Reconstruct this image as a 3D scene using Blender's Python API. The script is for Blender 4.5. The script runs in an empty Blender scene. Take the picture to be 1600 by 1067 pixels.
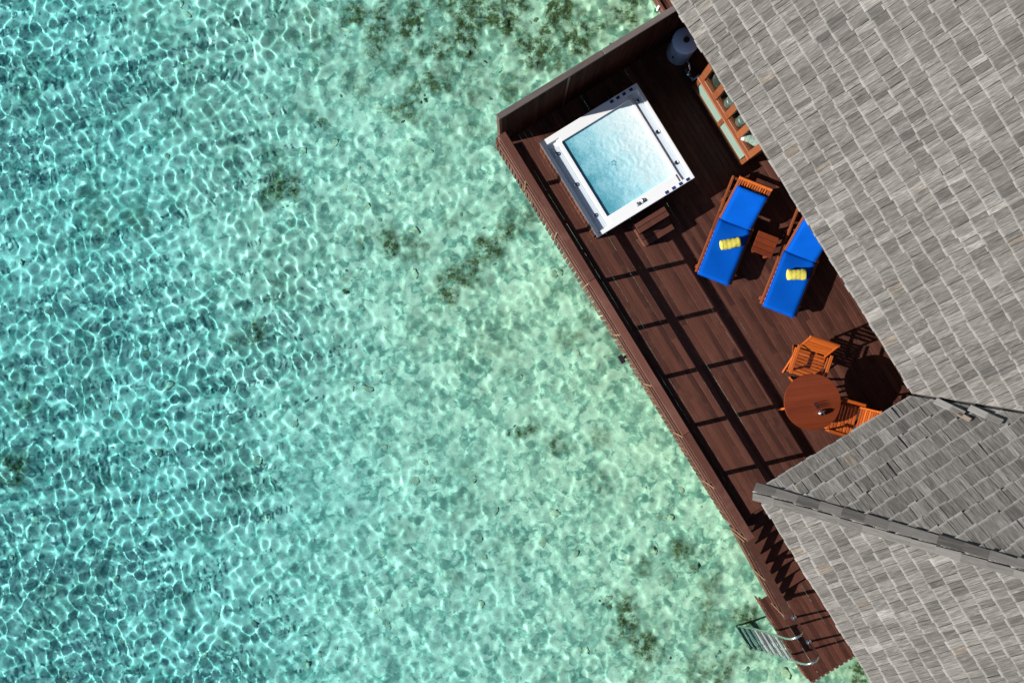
import bpy, bmesh, math, random
import numpy as np
from mathutils import Vector, Matrix

random.seed(7)
rng = np.random.default_rng(11)
sc = bpy.context.scene
C = sc.collection

# ------------------------------------------------------------------ camera, sky, sun, exposure
CAM_H = 18.0                     # metres above the deck boards
cam = bpy.data.objects.new('camera', bpy.data.cameras.new('camera'))
C.objects.link(cam)
cam.location = (0, 0, CAM_H)
cam.data.lens = 36 * CAM_H / (1600 / 90)
cam.data.clip_end = 3000
sc.camera = cam

SUN_EL = math.radians(29)
TX, TY = 0.973, 0.230            # direction the light travels over the ground
world = bpy.data.worlds.new('World')
sc.world = world
world.use_nodes = True
wn = world.node_tree
sky = wn.nodes.new('ShaderNodeTexSky')
sky.sky_type = 'NISHITA'
sky.sun_disc = False
sky.sun_elevation = SUN_EL
sky.sun_rotation = math.atan2(-TX, -TY)
wn.links.new(sky.outputs[0], wn.nodes['Background'].inputs[0])
wn.nodes['Background'].inputs[1].default_value = 0.05

sun = bpy.data.lights.new('sun', 'SUN')
sun.energy = 5.0
sun.angle = math.radians(0.5)
sun.color = (1.0, 0.955, 0.89)
sun.cycles.is_caustics_light = True
so = bpy.data.objects.new('sun', sun)
C.objects.link(so)
d = Vector((TX * math.cos(SUN_EL), TY * math.cos(SUN_EL), -math.sin(SUN_EL)))
so.rotation_euler = d.to_track_quat('-Z', 'Y').to_euler()

sc.view_settings.view_transform = 'Standard'
sc.view_settings.look = 'None'
sc.view_settings.exposure = 0.78
sc.view_settings.gamma = 1.0
sc.render.engine = 'CYCLES'
sc.cycles.use_denoising = True
sc.cycles.max_bounces = 8
sc.cycles.diffuse_bounces = 3
sc.cycles.glossy_bounces = 3
sc.cycles.transmission_bounces = 6
sc.cycles.transparent_max_bounces = 12
sc.cycles.caustics_reflective = False
sc.cycles.sample_clamp_indirect = 6.0
sc.cycles.use_adaptive_sampling = True
sc.cycles.adaptive_threshold = 0.02

# ------------------------------------------------------------------ frames
# U runs along the deck's outer edge, V from the water towards the villa
ANG = math.radians(-58.4)
RZ = Matrix.Rotation(ANG, 4, 'Z')
WATER_Z = -1.65
DECK_Z = 0.0
LAND_Z = -1.0

def UV(u, v, z=0.0):
    return RZ @ Vector((u, v, z))

def PX(px, py, z=0.0):
    k = (CAM_H - z) / CAM_H / 90
    return Vector(((px - 800) * k, (533.5 - py) * k, z))

# ------------------------------------------------------------------ helpers
class MB:
    """collects simple shapes, then links them as one mesh object"""
    def __init__(s):
        s.v = []
        s.f = []
    def add(s, vs, fs, M=None):
        o = len(s.v)
        s.v += [tuple(M @ Vector(p)) if M is not None else tuple(p) for p in vs]
        s.f += [tuple(i + o for i in f) for f in fs]
        return s
    def box(s, x0, x1, y0, y1, z0, z1, M=None):
        vs = [(x, y, z) for z in (z0, z1) for y in (y0, y1) for x in (x0, x1)]
        fs = [(0, 2, 3, 1), (4, 5, 7, 6), (0, 1, 5, 4), (2, 6, 7, 3), (0, 4, 6, 2), (1, 3, 7, 5)]
        return s.add(vs, fs, M)
    def cbox(s, x0, x1, y0, y1, z0, z1, c=0.006, M=None):
        """box with chamfered edges (24 vertices)"""
        mx, my, mz = (x0 + x1) / 2, (y0 + y1) / 2, (z0 + z1) / 2
        hx, hy, hz = (x1 - x0) / 2, (y1 - y0) / 2, (z1 - z0) / 2
        c = min(c, hx * .45, hy * .45, hz * .45)
        bm = bmesh.new()
        vs = {}
        for sx in (-1, 1):
            for sy in (-1, 1):
                for sz in (-1, 1):
                    for k in range(3):
                        q = [sx * (hx - c), sy * (hy - c), sz * (hz - c)]
                        q[k] = (sx * hx, sy * hy, sz * hz)[k]
                        vs[(sx, sy, sz, k)] = len(vs)
        pts = []
        for (sx, sy, sz, k) in vs:
            q = [sx * (hx - c), sy * (hy - c), sz * (hz - c)]
            q[k] = (sx * hx, sy * hy, sz * hz)[k]
            pts.append((q[0] + mx, q[1] + my, q[2] + mz))
        bm.free()
        fs = []
        def face(idx, out):
            a, b, d_ = (Vector(pts[i]) for i in idx[:3])
            n = (b - a).cross(d_ - a)
            fs.append(tuple(idx) if n.dot(out) > 0 else tuple(reversed(idx)))
        for k in range(3):
            o1, o2 = [j for j in range(3) if j != k]
            for sg in (-1, 1):
                ring = []
                for a, b in ((-1, -1), (1, -1), (1, 1), (-1, 1)):
                    key = [0, 0, 0]
                    key[k] = sg; key[o1] = a; key[o2] = b
                    ring.append(vs[(*key, k)])
                n = Vector((0, 0, 0)); n[k] = sg
                face(ring, n)
            for a in (-1, 1):
                for b in (-1, 1):
                    r = []
                    for sg, kk in ((-1, o1), (1, o1), (1, o2), (-1, o2)):
                        key = [0, 0, 0]
                        key[k] = sg; key[o1] = a; key[o2] = b
                        r.append(vs[(*key, kk)])
                    n = Vector((0, 0, 0)); n[o1] = a; n[o2] = b
                    face(r, n)
        for sx in (-1, 1):
            for sy in (-1, 1):
                for sz in (-1, 1):
                    face([vs[(sx, sy, sz, k)] for k in range(3)], Vector((sx, sy, sz)))
        return s.add(pts, fs, M)
    def tube(s, pts, r, n=8, cap=True):
        pts = [Vector(p) for p in pts]
        rings = []
        up = Vector((0, 0, 1))
        for i, p in enumerate(pts):
            t = (pts[min(i + 1, len(pts) - 1)] - pts[max(i - 1, 0)]).normalized()
            a = t.cross(up)
            if a.length < 1e-3:
                a = t.cross(Vector((1, 0, 0)))
            a.normalize()
            b = t.cross(a).normalized()
            rr = r[i] if isinstance(r, (list, tuple)) else r
            rings.append([p + (a * math.cos(k / n * 2 * math.pi) + b * math.sin(k / n * 2 * math.pi)) * rr for k in range(n)])
        vs = [v for R in rings for v in R]
        fs = []
        for i in range(len(pts) - 1):
            for k in range(n):
                k2 = (k + 1) % n
                fs.append((i * n + k, (i + 1) * n + k, (i + 1) * n + k2, i * n + k2))
        if cap:
            fs.append(tuple(range(n)))
            fs.append(tuple(reversed(range((len(pts) - 1) * n, len(pts) * n))))
        return s.add(vs, fs)
    def lathe(s, prof, n=20, M=None):
        vs = [(r * math.cos(k / n * 2 * math.pi), r * math.sin(k / n * 2 * math.pi), z) for r, z in prof for k in range(n)]
        fs = []
        for i in range(len(prof) - 1):
            for k in range(n):
                k2 = (k + 1) % n
                fs.append((i * n + k, i * n + k2, (i + 1) * n + k2, (i + 1) * n + k))
        fs.append(tuple(reversed(range(n))))
        fs.append(tuple(range((len(prof) - 1) * n, len(prof) * n)))
        return s.add(vs, fs, M)
    def mesh(s, name, mat, smooth=False):
        me = bpy.data.meshes.new(name)
        me.from_pydata(s.v, [], s.f)
        me.update()
        if mat:
            me.materials.append(mat)
        if smooth:
            me.shade_smooth()
            me.set_sharp_from_angle(angle=math.radians(40))
        return me
    def build(s, name, mat, parent=None, smooth=False):
        return link(name, s.mesh(name, mat, smooth), parent)

def link(name, me, parent=None, M=None):
    o = bpy.data.objects.new(name, me)
    C.objects.link(o)
    if parent is not None:
        o.parent = parent
    if M is not None:
        o.matrix_local = M
    return o

def tag(o, label=None, cat=None, group=None, kind=None):
    if label: o['label'] = label
    if cat: o['category'] = cat
    if group: o['group'] = group
    if kind: o['kind'] = kind
    return o

def thing(name, label, cat, loc, rz=ANG, group=None):
    o = bpy.data.objects.new(name, None)
    o.empty_display_size = 0.2
    C.objects.link(o)
    o.location = loc
    o.rotation_euler = (0, 0, rz)
    return tag(o, label, cat, group)

def copy_tree(o, parent=None):
    c = o.copy()
    C.objects.link(c)
    c.parent = parent
    for ch in list(o.children):
        copy_tree(ch, c)
    return c

def grid_mesh(name, xs, ys, Z, mat, attrs=None):
    ny, nx = Z.shape
    X, Y = np.meshgrid(xs, ys)
    co = np.stack([X, Y, Z], -1).reshape(-1, 3).astype(np.float32)
    i = np.arange((nx - 1) * (ny - 1))
    a = (i // (nx - 1)) * nx + i % (nx - 1)
    f = np.stack([a, a + 1, a + nx + 1, a + nx], -1).astype(np.int32)
    me = bpy.data.meshes.new(name)
    me.vertices.add(len(co)); me.vertices.foreach_set('co', co.ravel())
    me.loops.add(f.size); me.loops.foreach_set('vertex_index', f.ravel())
    me.polygons.add(len(f)); me.polygons.foreach_set('loop_start', np.arange(len(f), dtype=np.int32) * 4)
    me.update(calc_edges=True)
    me.shade_smooth()
    for k, v in (attrs or {}).items():
        at = me.attributes.new(k, 'FLOAT', 'POINT')
        at.data.foreach_set('value', v.ravel().astype(np.float32))
    me.materials.append(mat)
    return me

def vnoise(x, y, seed):
    """smooth value noise, numpy"""
    r = np.random.default_rng(seed).random((257, 257))
    xi = np.floor(x).astype(int); yi = np.floor(y).astype(int)
    fx = x - xi; fy = y - yi
    fx = fx * fx * (3 - 2 * fx); fy = fy * fy * (3 - 2 * fy)
    xi %= 256; yi %= 256
    return (r[yi, xi] * (1 - fx) + r[yi, xi + 1] * fx) * (1 - fy) + (r[yi + 1, xi] * (1 - fx) + r[yi + 1, xi + 1] * fx) * fy

def fbm(x, y, seed, octv=4):
    t = 0; a = .5; s = 0
    for k in range(octv):
        t = t + a * vnoise(x * 2 ** k + 17.3 * k, y * 2 ** k + 5.1 * k, seed + k); s += a; a *= .5
    return t / s

# ------------------------------------------------------------------ materials
class NT:
    def __init__(s, name):
        s.m = bpy.data.materials.new(name)
        s.m.use_nodes = True
        s.t = s.m.node_tree
        s.b = s.t.nodes['Principled BSDF']
        s.out = s.t.nodes['Material Output']
    def n(s, typ, **kw):
        nd = s.t.nodes.new('ShaderNode' + typ)
        for k, v in kw.items():
            setattr(nd, k, v)
        return nd
    def l(s, a, b):
        s.t.links.new(a, b)
    def val(s, x, sock):
        if hasattr(x, 'node'):
            s.l(x, sock)
        else:
            sock.default_value = x
    def math(s, op, a, b=0.0, clamp=False):
        nd = s.n('Math', operation=op, use_clamp=clamp)
        s.val(a, nd.inputs[0]); s.val(b, nd.inputs[1])
        return nd.outputs[0]
    def mix(s, f, a, b, mode='MIX'):
        nd = s.n('Mix', data_type='RGBA', blend_type=mode)
        s.val(f, nd.inputs[0]); s.val(a, nd.inputs[6]); s.val(b, nd.inputs[7])
        return nd.outputs[2]
    def ramp(s, f, stops):
        nd = s.n('ValToRGB')
        e = nd.color_ramp.elements
        while len(e) < len(stops):
            e.new(0.5)
        for el, (p, c) in zip(e, stops):
            el.position = p
            el.color = c if len(c) == 4 else (*c, 1)
        s.l(f, nd.inputs[0])
        return nd.outputs[0]
    def noise(s, vec, scale, detail=3, rough=.55, dist=0.0):
        nd = s.n('TexNoise')
        nd.inputs['Scale'].default_value = scale
        nd.inputs['Detail'].default_value = detail
        nd.inputs['Roughness'].default_value = rough
        nd.inputs['Distortion'].default_value = dist
        if vec is not None:
            s.l(vec, nd.inputs['Vector'])
        return nd.outputs[0]
    def coords(s, scale=(1, 1, 1), rnd=True):
        tc = s.n('TexCoord')
        v = tc.outputs['Object']
        if rnd:
            oi = s.n('ObjectInfo')
            k = s.math('MULTIPLY', oi.outputs['Random'], 91.0)
            va = s.n('VectorMath', operation='ADD')
            cx = s.n('CombineXYZ')
            s.l(k, cx.inputs[0]); s.l(k, cx.inputs[1]); s.l(k, cx.inputs[2])
            s.l(v, va.inputs[0]); s.l(cx.outputs[0], va.inputs[1])
            v = va.outputs[0]
        vm = s.n('VectorMath', operation='MULTIPLY')
        vm.inputs[1].default_value = scale
        s.l(v, vm.inputs[0])
        return vm.outputs[0]
    def bump(s, h, strength=.3, dist=.01):
        nd = s.n('Bump')
        nd.inputs['Strength'].default_value = strength
        nd.inputs['Distance'].default_value = dist
        s.l(h, nd.inputs['Height'])
        s.l(nd.outputs[0], s.b.inputs['Normal'])

def plain(name, col, rough=.5, metal=0.0, spec=.5, var=.12):
    t = NT(name)
    v = t.coords((1, 1, 1))
    nz = t.noise(v, 9, 4)
    c = t.mix(nz, tuple(x * (1 - var) for x in col) + (1,), tuple(min(1, x * (1 + var)) for x in col) + (1,))
    t.l(c, t.b.inputs['Base Color'])
    t.b.inputs['Roughness'].default_value = rough
    t.b.inputs['Metallic'].default_value = metal
    t.b.inputs['Specular IOR Level'].default_value = spec
    return t.m

def wood(name, dark, light, axis=0, rough=.55, spec=.35, grain=1.0, var=.35, worn=None, attr=False):
    t = NT(name)
    sc_ = [14.0 * grain] * 3
    sc_[axis] = 1.1 * grain
    v = t.coords(tuple(sc_), rnd=True)
    g1 = t.noise(v, 1.0, 5, .65, .4)
    g2 = t.noise(v, 5.0, 2, .6)
    f = t.math('ADD', t.math('MULTIPLY', g1, .7), t.math('MULTIPLY', g2, .3))
    if attr:
        at = t.n('Attribute'); at.attribute_name = 'piece'
        r = at.outputs['Fac']
    else:
        oi = t.n('ObjectInfo'); r = oi.outputs['Random']
    rr = t.math('MULTIPLY', t.math('SUBTRACT', r, .5), var)
    f = t.math('ADD', f, rr, True)
    c = t.ramp(f, [(.25, dark), (.75, light)])
    if worn:
        v2 = t.coords((1, 1, 1))
        w = t.noise(v2, 2.5, 5, .7)
        wf = t.ramp(w, [(.52, (0, 0, 0)), (.72, (1, 1, 1))])
        c = t.mix(t.math('MULTIPLY', wf, .55), c, (*worn, 1))
    t.l(c, t.b.inputs['Base Color'])
    t.b.inputs['Roughness'].default_value = rough
    t.b.inputs['Specular IOR Level'].default_value = spec
    t.bump(f, .25, .004)
    return t.m

M = {}
M['deck'] = wood('deck_wood', (.034, .0115, .0080), (.088, .031, .0205), 0, .6, .2, 1.2, .48, (.100, .042, .030))
M['rail'] = wood('rail_wood', (.062, .022, .015), (.125, .050, .036), 0, .6, .25, 1.0, .3, (.15, .075, .057))
M['rail_y'] = wood('rail_wood_post', (.062, .022, .015), (.125, .050, .036), 2, .5, .4, 1.0, .3)
M['skirt'] = wood('skirt_wood', (.06, .022, .015), (.14, .052, .034), 2, .55, .3, 1.2, .5)
M['fence'] = wood('fence_wood', (.022, .0066, .0044), (.058, .0175, .011), 2, .85, .06, 1.2, .4)
M['cap'] = wood('weathered_cap_wood', (.062, .050, .047), (.135, .112, .104), 1, .7, .3, 1.0, .3, (.12, .07, .05))
M['teak'] = wood('oiled_teak', (.21, .040, .0065), (.46, .104, .0125), 0, .38, .5, 1.3, .35)
M['teak_y'] = wood('oiled_teak_cross', (.21, .040, .0065), (.46, .104, .0125), 1, .38, .5, 1.3, .35)
M['teak_dark'] = wood('lounger_teak', (.105, .026, .010), (.22, .058, .019), 0, .42, .45, 1.2, .3)
M['table'] = wood('table_teak', (.095, .0175, .0062), (.155, .0315, .0100), 0, .32, .5, .8, .3)
M['bay'] = wood('window_timber', (.14, .042, .016), (.27, .085, .032), 0, .45, .4, 1.0, .3)
M['interior'] = wood('interior_wall_wood', (.06, .028, .016), (.12, .055, .03), 2, .6, .3, .8, .2)
M['post_tip'] = plain('post_wood', (.20, .11, .058), .7)
M['white'] = plain('white_acrylic', (.66, .675, .69), .18, 0, .5, .02)
M['grey_seat'] = plain('tub_bench_acrylic', (.50, .56, .62), .25, 0, .5, .03)
M['chrome'] = plain('chrome', (.78, .79, .80), .14, 1.0, .5, .05)
M['satin'] = plain('brushed_steel', (.62, .63, .62), .38, .6)
M['black'] = plain('black_plastic', (.012, .012, .014), .45)
M['navy'] = plain('navy_tile', (.012, .03, .15), .25)
M['jet_blue'] = plain('jet_plastic', (.10, .26, .36), .3)
M['tank'] = plain('pale_plastic', (.36, .50, .74), .45, 0, .4, .06)
M['concrete'] = plain('concrete', (.32, .31, .28), .85)
M['felt'] = plain('roof_felt', (.022, .021, .02), .9)
M['tread'] = plain('grey_tread', (.33, .35, .34), .5)
M['ceramic'] = plain('white_ceramic', (.80, .80, .78), .15)
M['wall'] = plain('dark_stained_wall', (.05, .028, .018), .7)
M['algae'] = plain('algae_growth', (.34, .32, .12), .9, 0, .2, .4)

def cloth(name, col, scale=260, bumpd=.002, spec=.15):
    t = NT(name)
    v = t.coords((1, 1, 1))
    nz = t.noise(v, 6, 4)
    c = t.mix(nz, tuple(x * .88 for x in col) + (1,), tuple(min(1, x * 1.1) for x in col) + (1,))
    t.l(c, t.b.inputs['Base Color'])
    t.b.inputs['Roughness'].default_value = .85
    t.b.inputs['Specular IOR Level'].default_value = spec
    h = t.noise(v, scale, 2)
    t.bump(h, .5, bumpd)
    return t.m
M['blue'] = cloth('blue_canvas', (.001, .070, .395), spec=.03)
M['blue_trim'] = cloth('blue_piping', (.001, .045, .27), spec=.03)
M['yellow'] = cloth('yellow_terry', (.53, .47, .085), 110, .012)
M['towel_white'] = cloth('white_terry', (.8, .8, .78), 120, .01)

def shingle_mat(name, attr):
    t = NT(name)
    v = t.coords((2.6, 48, 30), rnd=not attr)
    g = t.noise(v, 1.0, 6, .72, .2)
    v2 = t.coords((7, 130, 60), rnd=not attr)
    g2 = t.noise(v2, 1.0, 2, .6)
    if attr:
        at = t.n('Attribute'); at.attribute_name = 'piece'; r = at.outputs['Fac']
    else:
        oi = t.n('ObjectInfo'); r = oi.outputs['Random']
    f = t.math('ADD', t.math('MULTIPLY', g, .62), t.math('MULTIPLY', g2, .38))
    streak = t.ramp(f, [(.31, (.038, .0362, .0340)), (.49, (.104, .1000, .0950)), (.66, (.215, .208, .198))])
    tone = t.ramp(r, [(0.0, (.56, .55, .54)), (.10, (.76, .745, .73)), (.38, (.92, .905, .885)), (.7, (1.04, 1.025, 1.005)), (.93, (1.20, 1.185, 1.17)), (.985, (1.6, 1.59, 1.58)), (.997, (1.02, .90, .78))])
    c = t.mix(1.0, streak, tone, 'MULTIPLY')
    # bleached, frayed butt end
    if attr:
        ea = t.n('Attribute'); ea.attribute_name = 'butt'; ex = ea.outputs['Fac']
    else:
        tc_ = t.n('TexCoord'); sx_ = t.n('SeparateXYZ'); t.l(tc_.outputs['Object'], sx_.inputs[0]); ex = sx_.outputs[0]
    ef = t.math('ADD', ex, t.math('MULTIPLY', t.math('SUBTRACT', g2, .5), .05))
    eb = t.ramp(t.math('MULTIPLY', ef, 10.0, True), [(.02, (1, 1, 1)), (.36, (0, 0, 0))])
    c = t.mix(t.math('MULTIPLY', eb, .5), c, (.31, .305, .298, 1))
    # blotchy lichen and stains, small and irregular
    vb = t.coords((1, 1, 1), rnd=not attr)
    b = t.noise(vb, 7.0, 5, .7)
    bf = t.ramp(b, [(.58, (0, 0, 0)), (.72, (1, 1, 1))])
    c = t.mix(t.math('MULTIPLY', bf, .4), c, (.085, .082, .076, 1))
    t.l(c, t.b.inputs['Base Color'])
    t.b.inputs['Roughness'].default_value = .8
    t.b.inputs['Specular IOR Level'].default_value = .25
    t.bump(f, .45, .006)
    return t.m
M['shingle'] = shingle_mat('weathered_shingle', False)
M['hip'] = wood('hip_cap_wood', (.046, .043, .041), (.135, .128, .122), 0, .8, .25, 1.4, .4)
M['loose'] = wood('loose_shingle_wood', (.13, .10, .08), (.34, .27, .21), 0, .8, .25, 1.0, .3)
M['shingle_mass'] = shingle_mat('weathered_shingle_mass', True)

def glass_mat(name, col=(1, 1, 1), rough=0.0, thin=True, gloss=.1):
    t = NT(name)
    tr = t.n('BsdfTransparent'); tr.inputs[0].default_value = (*col, 1)
    gl = t.n('BsdfGlossy'); gl.inputs['Roughness'].default_value = .03
    fr = t.n('LayerWeight'); fr.inputs[0].default_value = .35
    mx = t.n('MixShader')
    f = t.math('ADD', t.math('MULTIPLY', fr.outputs['Facing'], .35), gloss, True)
    t.l(f, mx.inputs[0]); t.l(tr.outputs[0], mx.inputs[1]); t.l(gl.outputs[0], mx.inputs[2])
    t.l(mx.outputs[0], t.out.inputs['Surface'])
    return t.m
M['pane'] = glass_mat('window_glass', (.86, .93, .9), gloss=.05)
M['tumbler'] = glass_mat('drinking_glass', (.975, .98, .98), gloss=.05)
t = NT('frosted_glass')
t.l(t.mix(t.noise(t.coords(), 3, 3), (.19, .28, .235, 1), (.24, .335, .28, 1)), t.b.inputs['Base Color'])
t.b.inputs['Roughness'].default_value = .35
M['frosted'] = t.m

# ------------------------------------------------------------------ sea: water surface
def dense_axis(lo, hi, step, far):
    a = list(np.arange(lo, hi + step / 2, step))
    ext, s, x = [], step, 0
    while x < far:
        s *= 1.5
        x += s
        ext.append(x)
    return np.array([lo - q for q in reversed(ext)] + a + [a[-1] + q for q in ext])

wx = dense_axis(-12.2, 5.6, .021, 900)
wy = dense_axis(-8.0, 7.6, .021, 900)
X, Y = np.meshgrid(wx, wy)
def wave_sum(n, l0, l1, amp):
    z = np.zeros_like(X)
    for k in range(n):
        lam = math.exp(rng.uniform(math.log(l0), math.log(l1)))
        th = rng.uniform(0, 2 * math.pi)
        z += amp * lam * np.sin(2 * math.pi / lam * (X * math.cos(th) + Y * math.sin(th)) + rng.uniform(0, 6.28))
    return z
gust = .55 + .8 * fbm(X * .6 + 40, Y * .6 + 40, 5, 4)
lee = np.clip((X + 7.4 + 2.2 * (fbm(X * .3 + 70, Y * .3 + 70, 9, 3) - .5)) / 4.0, 0, 1)                       # calmer in the lee of the deck
lee = lee * lee * (3 - 2 * lee)
fade = np.clip((16 - np.maximum(np.abs(X + 1), np.abs(Y) + 4)) / 3, 0, 1)
short = wave_sum(120, .165, .42, .00067)
long_ = wave_sum(80, .38, 1.4, .00052)
Z = WATER_Z + (short * (1 - .60 * lee) + long_ * (1 - .15 * lee)) * gust * fade

t = NT('sea_water')
for nd in list(t.t.nodes):
    if nd.type == 'BSDF_PRINCIPLED':
        t.t.nodes.remove(nd)
tc = t.n('TexCoord')
sep = t.n('SeparateXYZ'); t.l(tc.outputs['Object'], sep.inputs[0])
wob = t.noise(tc.outputs['Object'], .22, 3)
depth = t.math('ADD', t.math('MULTIPLY', sep.outputs[0], .078), t.math('MULTIPLY', sep.outputs[1], .02))
depth = t.math('ADD', depth, t.math('MULTIPLY', wob, .5))
depth = t.math('ADD', depth, .36, True)
tint = t.ramp(depth, [(0.0, (.53, .94, .985)), (.42, (.675, .98, .955)), (.8, (.765, .995, .89)), (1.0, (.78, .995, .855))])
rf = t.n('BsdfRefraction'); rf.inputs['Roughness'].default_value = 0; rf.inputs['IOR'].default_value = 1.33
t.l(tint, rf.inputs['Color'])
t.l(rf.outputs[0], t.out.inputs['Surface'])
water = link('sea_water', grid_mesh('sea_water', wx, wy, Z, t.m))
tag(water, 'rippled turquoise lagoon water shading from blue to pale green', 'water', kind='structure')
water.cycles.is_caustics_caster = True

# ------------------------------------------------------------------ seabed: sand, rubble, weed
CLUMPS = [  # px, py, radius px, strength
    (600, 20, 40, .8), (700, 60, 40, .7), (800, 20, 44, .9), (850, 80, 36, .7), (740, 150, 26, .6), (790, 130, 24, .6), (920, 100, 30, .6), (640, 150, 26, .7), (690, 100, 24, .6), (560, 130, 22, .5), (530, 40, 26, .6), (440, 40, 24, .4), (740, 420, 26, .7), (780, 350, 22, .6), (640, 380, 22, .6), (1040, 900, 22, .6), (1120, 990, 22, .6),
    (560, 15, 26, .8), (635, 40, 34, 1), (745, 30, 46, .9), (700, 10, 30, .7), (770, 45, 36, 1.0), (640, 45, 24, .9),
    (665, 75, 22, .8), (625, 105, 26, .8), (665, 125, 24, .9), (580, 78, 18, .7), (760, 120, 22, .6),
    (860, 30, 38, 1.0), (905, 60, 34, .9), (940, 25, 40, .9), (820, 70, 34, .9), (985, 15, 34, .8), (880, 100, 24, .6),
    (640, 172, 22, .8), (620, 180, 18, .6), (670, 195, 14, .6), (505, 185, 16, .7), (440, 305, 22, .9), (415, 240, 20, .4),
    (590, 370, 24, 1), (605, 385, 20, 1), (560, 375, 20, .7), (520, 400, 18, .5), (540, 445, 18, .7), (730, 340, 20, .8),
    (760, 380, 24, .9), (745, 400, 18, .7), (700, 455, 22, .8), (720, 440, 18, .7), (395, 505, 20, .9), (380, 490, 16, .6),
    (825, 668, 16, .9), (808, 676, 10, .8), (865, 695, 18, .8), (940, 690, 14, .5), (830, 335, 16, .6), (915, 500, 14, .5), (890, 530, 16, .5),
    (1010, 880, 20, .8), (1065, 865, 18, .8), (1085, 890, 18, .8), (1095, 915, 20, .8), (1105, 945, 16, .6),
    (965, 945, 22, .9), (975, 975, 26, .9), (1000, 1010, 26, .9), (1005, 1045, 24, .9), (1030, 1025, 18, .6), (990, 1000, 20, .8),
    (1170, 965, 20, .9), (1185, 985, 14, .7), (1135, 1040, 26, .7), (1090, 1055, 24, .6), (1165, 1035, 18, .6), (1340, 1050, 24, .9), (1300, 1066, 18, .5),
    (10, 740, 22, .8), (30, 640, 16, .6), (20, 590, 14, .5), (290, 940, 16, .5), (350, 1000, 18, .5), (365, 530, 16, .6),
    (800, 215, 22, .6), (745, 200, 16, .5), (690, 265, 14, .4), (1010, 60, 20, .6), (500, 60, 18, .5), (480, 20, 18, .5),
    (150, 345, 20, .5), (210, 335, 20, .4), (300, 110, 18, .35), (420, 470, 18, .4), (70, 930, 20, .4), (330, 700, 18, .35), (620, 830, 16, .35), (720, 905, 14, .35),
]
def bed_z(x, y):
    slope = -2.50 + .014 * np.clip(x, -25, 25)
    return slope + .14 * (fbm(x * .7 + 60, y * .7 + 60, 21, 4) - .5) + .05 * (fbm(x * 3.1 + 60, y * 3.1 + 60, 31, 3) - .5)
KB = (CAM_H + 2.5) / CAM_H / 90 * .985       # bed seen through the refracting surface
def bed_pt(px, py):
    return (px - 800) * KB, (533.5 - py) * KB
bx = dense_axis(-13.5, 10, .045, 900)
by = dense_axis(-10.0, 10, .045, 900)
X, Y = np.meshgrid(bx, by)
weed = np.zeros_like(X)
wn_ = fbm(X * 2.2 + 90, Y * 2.2 + 90, 41, 4)
for (px, py, r, s) in CLUMPS:
    cx, cy = bed_pt(px, py); rr = r * KB * 1.1
    dd = np.sqrt((X - cx) ** 2 + (Y - cy) ** 2) / rr + (wn_ - .5) * 3.4
    weed = np.maximum(weed, s * np.clip(1.35 - dd, 0, 1))
weed = np.maximum(weed, .30 * np.clip((fbm(X * 1.1 + 30, Y * 1.1 + 30, 61, 5) - .57) * 5, 0, 1))
Z = bed_z(X, Y) + weed * .12 * fbm(X * 9 + 50, Y * 9 + 50, 71, 2)

t = NT('seabed_sand')
v = t.coords((1, 1, 1), rnd=False)
n0 = t.noise(v, .9, 4, .6)
n1 = t.noise(v, 4.2, 5, .65, .6)
sand = t.ramp(n1, [(.32, (.50, .59, .53)), (.47, (.80, .84, .74)), (.60, (.97, .95, .84))])
vo = t.n('TexVoronoi'); vo.feature = 'SMOOTH_F1'; vo.inputs['Smoothness'].default_value = .35; vo.inputs['Scale'].default_value = 5.6; vo.inputs['Randomness'].default_value = 1
wv = t.n('VectorMath', operation='ADD')
nw = t.n('TexNoise'); nw.inputs['Scale'].default_value = 5; t.l(v, nw.inputs['Vector'])
sc2 = t.n('VectorMath', operation='SCALE'); sc2.inputs['Scale'].default_value = .25
t.l(nw.outputs['Color'], sc2.inputs[0]); t.l(v, wv.inputs[0]); t.l(sc2.outputs[0], wv.inputs[1]); t.l(wv.outputs[0], vo.inputs['Vector'])
cell = t.n('SeparateColor'); t.l(vo.outputs['Color'], cell.inputs[0])
vo2 = t.n('TexVoronoi'); vo2.feature = 'SMOOTH_F1'; vo2.inputs['Smoothness'].default_value = .3; vo2.inputs['Scale'].default_value = 13
t.l(wv.outputs[0], vo2.inputs['Vector'])
cell2 = t.n('SeparateColor'); t.l(vo2.outputs['Color'], cell2.inputs[0])
cf = t.math('ADD', t.math('MULTIPLY', cell.outputs[0], .58), t.math('MULTIPLY', cell2.outputs[1], .42))
stones = t.ramp(cf, [(.20, (.19, .33, .30)), (.38, (.42, .57, .51)), (.53, (.76, .82, .72)), (.70, (1.0, .98, .88))])
cover = t.ramp(t.noise(v, 1.3, 5, .7), [(.36, (0, 0, 0)), (.56, (1, 1, 1))])
c = t.mix(t.math('ADD', t.math('MULTIPLY', cover, .35), .5), sand, stones)
fine = t.ramp(t.noise(v, 24, 4, .7), [(.34, (.74, .74, .71)), (.56, (1.04, 1.04, 1.02))])
c = t.mix(.7, c, fine, 'MULTIPLY')
at = t.n('Attribute'); at.attribute_name = 'weed'
wd = t.ramp(t.noise(v, 13, 5, .75), [(.36, (.048, .056, .032)), (.54, (.125, .130, .062)), (.70, (.36, .35, .19))])
wf = t.math('MULTIPLY', at.outputs['Fac'], t.ramp(t.noise(v, 6, 6, .8), [(.38, (.06, .06, .06)), (.58, (1, 1, 1))]), True)
c = t.mix(t.math('MULTIPLY', wf, 1.4, True), c, wd)
t.l(c, t.b.inputs['Base Color'])
t.b.inputs['Roughness'].default_value = 1
t.b.inputs['Specular IOR Level'].default_value = 0
bed = link('seabed', grid_mesh('seabed', bx, by, Z, t.m, {'weed': weed}))
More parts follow.
